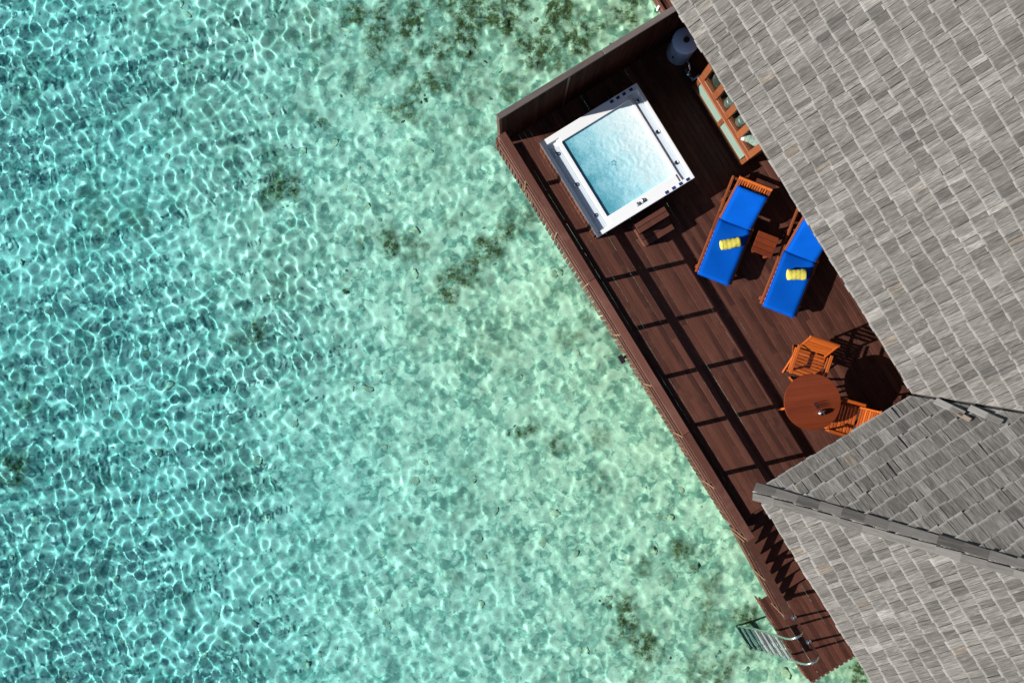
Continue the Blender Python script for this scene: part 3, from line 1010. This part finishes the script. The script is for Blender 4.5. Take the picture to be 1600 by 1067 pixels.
def yr_a(s):
    u = PA_U + s / hyp
    a, b = PA_V + (u - PA_U) - .3, ME_V + (u - PA_U) / (ME_S / PA_S) + .2
    return (a, b) if F_a.col[1].y > 0 else (-b, -a)
def yr_b(s):
    v = PA_V + s / hyp
    a, b = PA_U + (v - PA_V) - .3, PU1
    return (a, b) if F_b.col[1].x > 0 else (-b, -a)
pl_a = [(hip_p, hip_n), (val_p + nv_ * .028, -nv_)]
pl_b = [(hip_p, -hip_n)]
ia = lay(fa, F_a, expo_p, int(ridge_d * hyp / expo_p), yr_a, pl_a)
ib = lay(fb, F_b, expo_p, int(ridge_d * hyp / expo_p), yr_b, pl_b)
place(pav, RZ, [(fa, ia, pl_a), (fb, ib, pl_b)], 300)

# hip caps: overlapping pairs of boards
hd = Vector((1, 1, PA_S)).normalized()
def cap_mat(side):
    nrm = Vector((-PA_S, 0, 1)).normalized() if side == 'a' else Vector((0, -PA_S, 1)).normalized()
    y = nrm.cross(hd).normalized()
    return Matrix((hd, y, nrm)).transposed().to_4x4()
hipc = bpy.data.objects.new('hip_cap', None); C.objects.link(hipc); hipc.parent = pav
for k in range(13):
    s0 = -.035 + k * .335
    for side, sg in (('a', 1), ('b', -1)):
        Mx = cap_mat(side)
        w_ = .122 + random.uniform(-.008, .008)
        # a board lies on its own face, one edge on the hip line
        y0, y1 = (-.006, w_) if sg > 0 else (-w_, .002)
        L_ = .40 + random.uniform(-.015, .015)
        m = MB()
        lift = .040 + random.uniform(-.003, .003)
        th = .018
        m.add([(0, y0, lift), (L_, y0, lift - .026), (L_, y1, lift - .026), (0, y1, lift), (0, y0, lift + th), (L_, y0, lift + th - .026), (L_, y1, lift + th - .026), (0, y1, lift + th)],
              [(3, 2, 1, 0), (4, 5, 6, 7), (0, 1, 5, 4), (2, 3, 7, 6), (1, 2, 6, 5), (3, 0, 4, 7)])
        Mx.translation = Vector((PA_U, PA_V, EZ)) + hd * s0 + Vector((0, 0, .012))
        o = m.build('cap_board', M['hip'], hipc)
        o.matrix_local = Mx @ Matrix.Rotation(random.gauss(0, .012), 4, 'Z')
# loose shingles slipped in the valley
def on_face_a(px, py):
    z = 3.0
    for _ in range(8):
        p = RZ.inverted() @ PX(px, py, z)
        z = az(p.x)
    return p
sgn = 1 if F_a.col[1].y > 0 else -1
for (px, py, rot, w_, l_) in ((1484, 640, .36, .10, .46), (1540, 652, .38, .10, .50), (1507, 655, .30, .06, .20)):
    p = on_face_a(px, py)
    Mx = F_a @ Matrix.Translation(((p.x - PA_U) * hyp, sgn * p.y, .060 if l_ > .18 else .046)) @ Matrix.Rotation(rot * sgn, 4, 'Z')
    m = MB().box(-l_ / 2, l_ / 2, -w_ / 2, w_ / 2, 0, .018)
    o = m.build('loose_shingle', M['loose'] if l_ < .4 else M['shingle'], fa)
    o.matrix_local = Mx

# ------------------------------------------------------------------ villa walls and the bay of windows
MB().box(MU0 + .3, -2.2, 5.60, 5.72, 0.003, 2.5).build('wall', M['wall'], villa)
MB().box(-.45, 4.6, 5.60, 5.72, 0.003, 2.5).build('wall', M['wall'], villa)
MB().box(4.66, 9.2, 2.75, 2.87, -1.2, 2.5).build('wall', M['wall'], pav)
MB().box(4.66, 4.78, 2.88, 5.5, .003, 2.5).build('wall', M['wall'], pav)
for k in range(5):
    MB().cbox(4.62, 4.655, 2.95 + k * .5, 3.40 + k * .5, .05, 2.1, .006).build('shutter', M['fence'], pav)
bay = thing('bay_window', 'teak framed bay window with frosted lower panes tucked under the main eave', 'window', UV(-2.09, 4.95, 0))
BL = 1.56
def bpart(nm, x0, x1, z0, z1, y0=0.0, y1=.07, mat='bay', par=None):
    return MB().cbox(x0, x1, y0, y1, z0, z1, .006).build(nm, M[mat], par or bay)
bpart('base_panel', .0, BL, .003, .115, .012, .07, 'wall')
bpart('bottom_rail', -.02, BL + .02, .12, .19, -.012, .075)
bpart('middle_rail', -.02, BL + .02, .70, .78, -.020, .075)
bpart('sill', -.02, BL + .02, .782, .83, -.045, .09)
bpart('top_rail', -.02, BL + .02, 2.0, 2.12)
for u in (-.02, BL / 2 - .035, BL - .06):
    bpart('post', u, u + .08, .192, .698)
for u in (.085, BL / 2 + .045):
    MB().box(u - .016, u + BL / 2 - .125, .022, .036, .195, .697).build('frosted_pane', M['frosted'], bay)
for k in range(5):
    u = -.02 + k * (BL + .04 - .11) / 4
    bpart('mullion', u, u + .11, .832, 1.998, -.004, .08)
for k in range(4):
    u = .09 + k * (BL + .04 - .11) / 4
    fr_ = bpart('window_frame', u, u + .265, .833, .87, .01, .06)
    MB().box(u, u + .265, .028, .034, .872, 1.997).build('pane', M['pane'], fr_)
# side returns and the room behind
MB().cbox(-.02, .05, .08, .72, .003, 2.12, .006).build('side_wall', M['bay'], bay)
MB().cbox(BL - .05, BL + .02, .08, .72, .003, 2.12, .006).build('side_wall', M['bay'], bay)
MB().box(-.02, BL + .02, .72, .76, .003, 2.12).build('back_wall', M['interior'], bay)
MB().cbox(.055, BL - .055, .10, .70, .80, .84, .005).build('counter', M['interior'], bay)
# things on the counter inside
def bw_loc(u, v_, z): return UV(-2.09 + u, 4.95 + v_, z)
ba = thing('wash_basin', 'white ceramic basin behind the window pane closest to the pale tank', 'basin', bw_loc(.24, .24, .843))
MB().lathe([(.06, 0), (.11, .02), (.155, .13), (.16, .14), (.148, .13), (.09, .03), (.02, .025)], 24).build('bowl', M['ceramic'], ba, True)
MB().tube([(0, .22, 0), (0, .22, .2), (0, .19, .25), (0, .12, .26), (0, .08, .23)], .014, 10).build('tap', M['chrome'], ba, True)
for i, (u, lab) in enumerate(((.62, 'small chrome canister behind the second window pane from the tank'), (.98, 'small chrome canister behind the third window pane from the tank'))):
    cn = thing('canister', lab, 'canister', bw_loc(u, .17, .843), group='chrome canisters on the counter')
    MB().lathe([(.085, 0), (.09, .01), (.09, .26), (.085, .265)], 24).build('body', M['satin'], cn, True)
    MB().lathe([(.087, .266), (.087, .282), (.05, .292), (.015, .294), (.015, .31), (.004, .312)], 24).build('lid', M['satin'], cn, True)
def rolled(name, mat, L, R, seed, squash=.8):
    """a rolled towel along x: spiral cross-section with soft, lumpy outline"""
    r_ = random.Random(seed)
    n, ns = 22, 26
    vs, fs = [], []
    def ring(x, f, j):
        for k in range(n):
            a = k / n * 2 * math.pi
            wob = 1 + .05 * math.sin(2 * a + j * .5 + seed) + .03 * math.sin(5 * a + j)
            yy, zz = R * f * wob * math.cos(a), R * f * wob * math.sin(a) * squash
            vs.append((x, yy, max(zz, -R * squash * .86) + R * squash * .86))
    prof = [(-.5, .15), (-.492, .38), (-.505, .46), (-.49, .62), (-.502, .72), (-.488, .9)]
    prof += [(-.47 + .94 * i / 14, 1.0 + .035 * math.sin(i * 1.9 + seed)) for i in range(15)]
    prof += [(-a, b) for a, b in reversed(prof[:6])]
    for j, (x, f) in enumerate(prof):
        ring(x * L, f, j)
    for i in range(len(prof) - 1):
        for k in range(n):
            k2 = (k + 1) % n
            fs.append((i * n + k, i * n + k2, (i + 1) * n + k2, (i + 1) * n + k))
    fs.append(tuple(reversed(range(n)))); fs.append(tuple(range((len(prof) - 1) * n, len(prof) * n)))
    me = bpy.data.meshes.new(name); me.from_pydata(vs, [], fs); me.update(); me.shade_smooth(); me.materials.append(mat)
    return me
o = tag(link('rolled_towel', rolled('rolled_towel', M['towel_white'], .30, .10, 5)), 'rolled white towel behind the window pane farthest from the tank', 'towel', 'rolled towels')
o.location = bw_loc(1.30, .17, .843); o.rotation_euler = (0, 0, ANG + .6)

# ------------------------------------------------------------------ tank and pump by the fence
tk = thing('water_tank', 'pale blue grey plastic water tank in the shade by the fence', 'tank', UV(-2.74, 5.08, 0.003))
MB().lathe([(.20, 0), (.215, .02), (.215, .70), (.222, .71), (.222, .73), (.212, .735)], 32).build('body', M['tank'], tk, True)
MB().lathe([(.225, .737), (.225, .765), (.20, .785), (.07, .80), (.05, .80)], 32).build('lid', M['tank'], tk, True)
MB().lathe([(.05, .801), (.05, .83), (.02, .835)], 16).build('filler_cap', M['black'], tk, True)
MB().lathe([(.02, 0), (.02, .02), (.008, .022)], 10, Matrix.Translation((.06, -.205, .35)) @ Matrix.Rotation(math.pi / 2, 4, 'X')).build('outlet', M['black'], tk, True)
pu = thing('pump', 'small dark pump with pipe fittings beside the pale tank', 'pump', UV(-2.34, 5.02, .003))
MB().cbox(-.1, .1, -.07, .07, 0, .03, .006).build('foot_plate', M['black'], pu)
MB().tube([(-.09, 0, .10), (.09, 0, .10)], .06, 16).build('motor', M['black'], pu, True)
MB().tube([(.09, 0, .10), (.14, 0, .10), (.15, 0, .2), (.15, .08, .3)], .018, 10).build('pipe', M['tank'], pu, True)
MB().tube([(-.02, 0, .16), (-.02, 0, .28), (-.1, .03, .3), (-.2, .05, .28)], .018, 10).build('pipe', M['chrome'], pu, True)
MB().lathe([(.035, 0), (.035, .03), (.012, .04), (.012, .07)], 12, Matrix.Translation((.02, -.03, .16))).build('valve', M['chrome'], pu, True)

# ------------------------------------------------------------------ sun loungers
LA = math.radians(68.6)
def make_lounger(label, loc):
    g = thing('sun_lounger', label, 'sun lounger', loc, LA, 'blue sun loungers')
    W_ = .31
    for s in (-1, 1):
        MB().cbox(.04, 1.80, s * W_ - .022, s * W_ + .022, .20, .275, .008).build('side_rail', M['teak_dark'], g)
        for x in (.12, 1.35):
            MB().cbox(x, x + .06, s * W_ - .024, s * W_ + .024, .0, .198, .006).build('leg', M['teak_dark'], g)
        MB().cbox(.80, 1.12, s * W_ - .028, s * W_ + .028, .278, .30, .006).build('hinge_block', M['teak_dark'], g)
        # wheel at the head end
        wh = MB().lathe([(.10, -.018), (.11, -.012), (.11, .012), (.10, .018), (.03, .018)], 20, Matrix.Translation((1.66, s * (W_ - .045), .11)) @ Matrix.Rotation(math.pi / 2, 4, 'X')).build('wheel', M['teak_dark'], g, True)
    for x in (.05, .95, 1.75):
        MB().cbox(x, x + .045, -W_ + .024, W_ - .024, .205, .26, .006).build('cross_rail', M['teak_dark'], g)
    for k in range(12):
        MB().cbox(.03 + k * .082, .085 + k * .082, -W_ + .025, W_ - .025, .262, .278, .004).build('seat_slat', M['teak_y'], g)
    # raised back
    bk = Matrix.Translation((1.05, 0, .288)) @ Matrix.Rotation(-math.radians(38), 4, 'Y')
    bf = bpy.data.objects.new('back_frame', None); C.objects.link(bf); bf.parent = g; bf.matrix_local = bk
    for s in (-1, 1):
        MB().cbox(0.0, .80, s * .275 - .018, s * .275 + .018, .0, .04, .005).build('back_rail', M['teak_dark'], bf)
    MB().cbox(.80, .85, -.295, .295, .0, .042, .005).build('head_rail', M['teak'], bf)
    for k in range(12):
        y = -.24 + k * .0436
        MB().cbox(.02, .798, y - .012, y + .012, .012, .03, .003).build('back_slat', M['teak'], bf)
    for s in (-1, 1):
        MB().tube([(1.42, s * .24, .23), (1.40, s * .24, .52)], .013, 8).build('back_prop', M['teak_dark'], g, True)
    # mattress: a seat pad and a raised back pad
    def pad(nm, L_, hw, th, Mx, sag, par):
        xs_ = np.concatenate([[0, .008, .026], np.linspace(.06, L_ - .06, 15), [L_ - .026, L_ - .008, L_]])
        ysn = np.concatenate([[-hw, -hw + .008, -hw + .026], np.linspace(-hw + .07, hw - .07, 9), [hw - .026, hw - .008, hw]])
        ny, nx = len(ysn), len(xs_)
        top, bot = [], []
        for x in xs_:
            for y in ysn:
                ex = max(0, 1 - min(x, L_ - x) / .045); ey = max(0, 1 - (hw - abs(y)) / .045)
                drop = th * .6 * (1 - math.sqrt(max(0, 1 - min(1, ex ** 2 + ey ** 2))))
                q = 1 - (y / hw) ** 2
                h = th - drop - sag(x, y) * q + .0035 * math.sin(x * 11 + y * 3) * math.cos(y * 9 + x) + .0025 * math.sin(x * 31 + y * 17)
                top.append(Mx @ Vector((x, y, h))); bot.append(Mx @ Vector((x, y, min(drop, th * .3))))
        vs = top + bot
        fs = []
        o_ = nx * ny
        for i in range(nx - 1):
            for j in range(ny - 1):
                a = i * ny + j
                fs.append((a, a + ny, a + ny + 1, a + 1)); fs.append((o_ + a, o_ + a + 1, o_ + a + ny + 1, o_ + a + ny))
            a = i * ny
            fs.append((a, o_ + a, o_ + a + ny, a + ny)); a = i * ny + ny - 1
            fs.append((a, a + ny, o_ + a + ny, o_ + a))
        for j in range(ny - 1):
            fs.append((j, j + 1, o_ + j + 1, o_ + j)); a = (nx - 1) * ny + j
            fs.append((a, o_ + a, o_ + a + 1, a + 1))
        me = bpy.data.meshes.new(nm); me.from_pydata([tuple(v) for v in vs], [], fs); me.update(); me.shade_smooth(); me.materials.append(M['blue'])
        o = link(nm, me, par)
        ring = [vs[k * ny + 1] for k in range(1, nx - 1)] + [vs[(nx - 2) * ny + j] for j in range(2, ny - 1)]
        ring += [vs[k * ny + ny - 2] for k in range(nx - 3, 0, -1)] + [vs[ny + j] for j in range(ny - 3, 0, -1)]
        MB().tube(ring, .005, 6).build('piping', M['blue_trim'], o, True)
        return o
    pad('seat_cushion', 1.025, .285, .078, Matrix.Translation((0, 0, .281)), lambda x, y: .016 * math.exp(-((x - .5) / .3) ** 2) + .034 * math.exp(-((x - 1.02) / .20) ** 2), g)
    pad('back_cushion', .69, .268, .080, Matrix.Translation((1.035, 0, .335)) @ Matrix.Rotation(-math.radians(38), 4, 'Y'), lambda x, y: .014 * math.exp(-((x - .35) / .2) ** 2), g)
    return g
f1 = (PX(1091.6, 428, .35) + PX(1137.3, 447.4, .35)) / 2; f1.z = .003
f2 = (PX(1193.6, 479, .35) + PX(1239, 496.6, .35)) / 2; f2.z = .003
lg1 = make_lounger('blue padded teak sun lounger nearer the hot tub steps', f1)
lg2 = copy_tree(lg1)
lg2.location = f2
lg2['label'] = 'blue padded teak sun lounger whose raised back slips under the roof edge'
for (px, py, a, lab, sd) in ((1141, 380.7, math.radians(11), 'rolled yellow towel lying on the lounger nearer the hot tub', 1), (1244.4, 429, math.radians(1), 'rolled yellow towel on the lounger half under the roof', 2)):
    o = tag(link('rolled_towel', rolled('rolled_towel', M['yellow'], .37 - .025 * sd, .078 + .006 * sd, sd * 2.3, .9 - .12 * (sd - 1))), lab, 'towel', 'rolled towels')
    p = PX(px, py, .42); p.z = .361
    o.location = p; o.rotation_euler = (0, 0, a)

# side table between them
sp_ = PX(1195.5, 382, .40); sp_.z = .003
stb = thing('side_table', 'small square teak side table between the two blue loungers', 'table', sp_, LA)
for k in range(4):
    MB().cbox(-.185 + k * .0935, -.0955 + k * .0935, -.185, .185, .375, .40, .005).build('top_slat', M['table'], stb)
for a in (-1, 1):
    MB().cbox(-.17, .17, a * .15 - .012, a * .15 + .012, .32, .374, .004).build('apron', M['teak_dark'], stb)
    for b in (-1, 1):
        MB().cbox(a * .155 - .02, a * .155 + .02, b * .155 - .02 - b * .03, b * .155 + .02 - b * .03, 0, .319, .004).build('leg', M['teak_dark'], stb)

# ------------------------------------------------------------------ round table, glasses, armchairs
tp = PX(1269.5, 628, .74); tp.z = .003
rt = thing('round_table', 'round reddish teak table with drinking glasses on it', 'table', tp, math.radians(8))
R_ = .465
nb = 9
for k in range(nb):
    x0 = -R_ + k * 2 * R_ / nb + .0006; x1 = -R_ + (k + 1) * 2 * R_ / nb - .0006
    n = 10
    top = [(x0 + (x1 - x0) * i / n, math.sqrt(max(0, R_ ** 2 - (x0 + (x1 - x0) * i / n) ** 2))) for i in range(n + 1)]
    poly = [(x, -y) for x, y in top] + [(x, y) for x, y in reversed(top)]
    m = MB(); n2 = len(poly)
    m.add([(x, y, .713) for x, y in poly] + [(x, y, .74) for x, y in poly],
          [tuple(reversed(range(n2))), tuple(range(n2, 2 * n2))] + [(i, (i + 1) % n2, (i + 1) % n2 + n2, i + n2) for i in range(n2)])
    m.v = [(y, x, z) for x, y, z in m.v]; m.f = [tuple(reversed(f)) for f in m.f]
    m.build('top_board', M['table'], rt)
m = MB()
n = 48
ri, ro = R_ - .004, R_ + .006
m.lathe([(ro, .700), (ro, .736), (ro - .003, .7405), (ri + .004, .7405), (ri + .004, .700)], n)
m.f = m.f[:-2]
m.build('rim', M['table'], rt, True)
for k in range(2):
    a = Matrix.Rotation(k * math.pi / 2 + .3, 4, 'Z')
    MB().cbox(-.30, .30, -.02, .02, .65, .699 - k * .0, .004, a).build('cross_bearer' if k == 0 else 'cross_bearer', M['teak_dark'], rt) if k == 0 else MB().cbox(-.30, .30, -.02, .02, .602, .649, .004, a).build('cross_bearer', M['teak_dark'], rt)
for k in range(4):
    a = .3 + k * math.pi / 2
    ca, sa = math.cos(a), math.sin(a)
    MB().tube([(ca * .43, sa * .43, .0), (ca * .40, sa * .40, .03), (ca * .10, sa * .10, .60)], .021, 8).build('leg', M['teak'], rt)
MB().lathe([(.05, .25), (.06, .27), (.06, .31), (.05, .33)], 16).build('leg_collar', M['teak_dark'], rt, True)
GL = ((1274.5, 632, 'clear drinking glass on the round table, the one farthest from the chrome cup', .033, .12), (1278, 636.5, 'clear drinking glass on the round table, standing next to the chrome cup', .033, .12))
for px, py, lab, r, h in GL:
    p = PX(px, py, .80); p.z = .744
    g = thing('drinking_glass', lab, 'glass', p, 0, 'drinking glasses on the round table')
    MB().lathe([(r * .8, 0), (r, h), (r - .003, h), (r * .8 - .003, .012), (.002, .012)], 20).build('body', M['tumbler'], g, True)
    MB().lathe([(r * .78, .001), (r * .78, .010), (.002, .0105)], 20).build('base_disc', M['tumbler'], g, True)
p = PX(1282.5, 645, .78); p.z = .744
cp = thing('chrome_cup', 'shiny chrome lidded cup beside the glasses on the round table', 'cup', p, .5)
MB().lathe([(.03, 0), (.045, .01), (.052, .05), (.045, .085), (.04, .09)], 24).build('body', M['chrome'], cp, True)
MB().lathe([(.041, .0905), (.038, .105), (.02, .118), (.008, .121), (.010, .135), (.003, .139)], 24).build('lid', M['chrome'], cp, True)
MB().tube([(.045, 0, .07), (.075, 0, .075), (.085, 0, .05), (.07, 0, .025), (.048, 0, .02)], .006, 8).build('handle', M['chrome'], cp, True)

def make_chair(label, loc, rz):
    """local -y is the front"""
    g = thing('armchair', label, 'chair', loc, rz, 'slatted teak armchairs')
    W_ = .285
    for s in (-1, 1):
        # crossed folding legs
        MB().tube([(s * .245, -.25, .0), (s * .245, .17, .43)], .017, 8).build('leg', M['teak'], g)
        MB().tube([(s * .215, .25, .0), (s * .215, -.19, .41)], .017, 8).build('leg', M['teak'], g)
        MB().cbox(s * W_ - .026, s * W_ + .026, -.26, .24, .635, .658, .008).build('armrest', M['teak_y'], g)
        MB().cbox(s * W_ - .014, s * W_ + .014, -.235, -.20, .40, .634, .005).build('arm_post', M['teak'], g)
        MB().cbox(s * W_ - .012, s * W_ + .012, -.20, .20, .455, .485, .004).build('side_bar', M['teak_y'], g)
        MB().cbox(s * .245 - .014, s * .245 + .014, -.23, .19, .395, .428, .004).build('seat_rail', M['teak_y'], g)
    for k in range(8):
        y = -.235 + k * .056
        MB().cbox(-.255, .255, y, y + .043, .43, .446, .004).build('seat_slat', M['teak'], g)
    bk = Matrix.Translation((0, .20, .43)) @ Matrix.Rotation(-math.radians(20), 4, 'X')
    bf = bpy.data.objects.new('backrest', None); C.objects.link(bf); bf.parent = g; bf.matrix_local = bk
    for s in (-1, 1):
        MB().cbox(s * .235 - .016, s * .235 + .016, -.014, .020, .0, .55, .005).build('back_post', M['teak'], bf)
    for k in range(8):
        z = .07 + k * .058
        MB().cbox(-.217, .217, -.006, .010, z, z + .043, .004).build('back_slat', M['teak'], bf)
    MB().cbox(-.262, .262, -.018, .022, .551, .60, .008).build('head_rail', M['teak'], bf)
    return g
c1 = PX(1262, 568, .43); c1.z = .003
c2 = PX(1318, 652, .43); c2.z = .003
ch1 = make_chair('slatted teak armchair standing behind the round table, nearer the loungers', c1, math.atan2(-.949, -.316) + math.pi / 2)
ch2 = copy_tree(ch1)
ch2.location = c2
ch2.rotation_euler = (0, 0, math.atan2(.27, -.963) + math.pi / 2)
ch2['label'] = 'slatted teak armchair partly covered by the pavilion roof edge'

# ------------------------------------------------------------------ ladder into the water
ld = thing('swim_ladder', 'chrome swimming ladder leading from the low landing into the water', 'ladder', UV(7.27, 1.60, LAND_Z))
def rail_path(u):
    pts = [(u, .15, .0), (u, .13, .35), (u, .11, .68), (u, .08, .80), (u, .01, .88), (u, -.08, .87), (u, -.16, .80), (u, -.22, .66)]
    pts += [(u, -.26 - .52 * k / 6, .50 - 1.92 * k / 6) for k in range(7)]
    return pts
for u in (-.26, .26):
    MB().tube(rail_path(u), .021, 12).build('side_tube', M['chrome'], ld, True)
    MB().lathe([(.05, 0.001), (.05, .012), (.026, .02)], 16, Matrix.Translation((u, .15, 0))).build('floor_flange', M['chrome'], ld, True)
    MB().tube([(u, -.755, -1.33), (u, -.782, -1.44)], .027, 10).build('algae_foot', M['algae'], ld, True)
for k in range(7):
    f = .14 + k * .137
    y, z = -.26 - .52 * f, .50 - 1.95 * f
    fouled = k > 4
    rg = MB().cbox(-.245, .245, y - .014, y + .014, z - .008, z + .006, .003).build('rung', M['algae'] if fouled else M['tread'], ld)
    for e_ in (-.032, .032):
        MB().tube([(-.248, y + e_, z), (.248, y + e_, z)], .0115, 8).build('tread_edge', M['chrome'], rg, True)

# ------------------------------------------------------------------ lamp box fixed outside the deck edge
fl = thing('flood_light', 'small black box light fixed below the outer edge of the deck', 'light', UV(1.27, 1.47, -.16))
MB().cbox(-.075, .075, -.045, .045, -.05, .05, .008).build('housing', M['black'], fl)
for k in range(5):
    MB().box(-.06 + k * .028, -.052 + k * .028, -.04, .04, .05, .062).build('cooling_fin', M['black'], fl)
MB().cbox(-.02, .02, .046, .13, -.03, .0, .004).build('bracket', M['black'], fl)
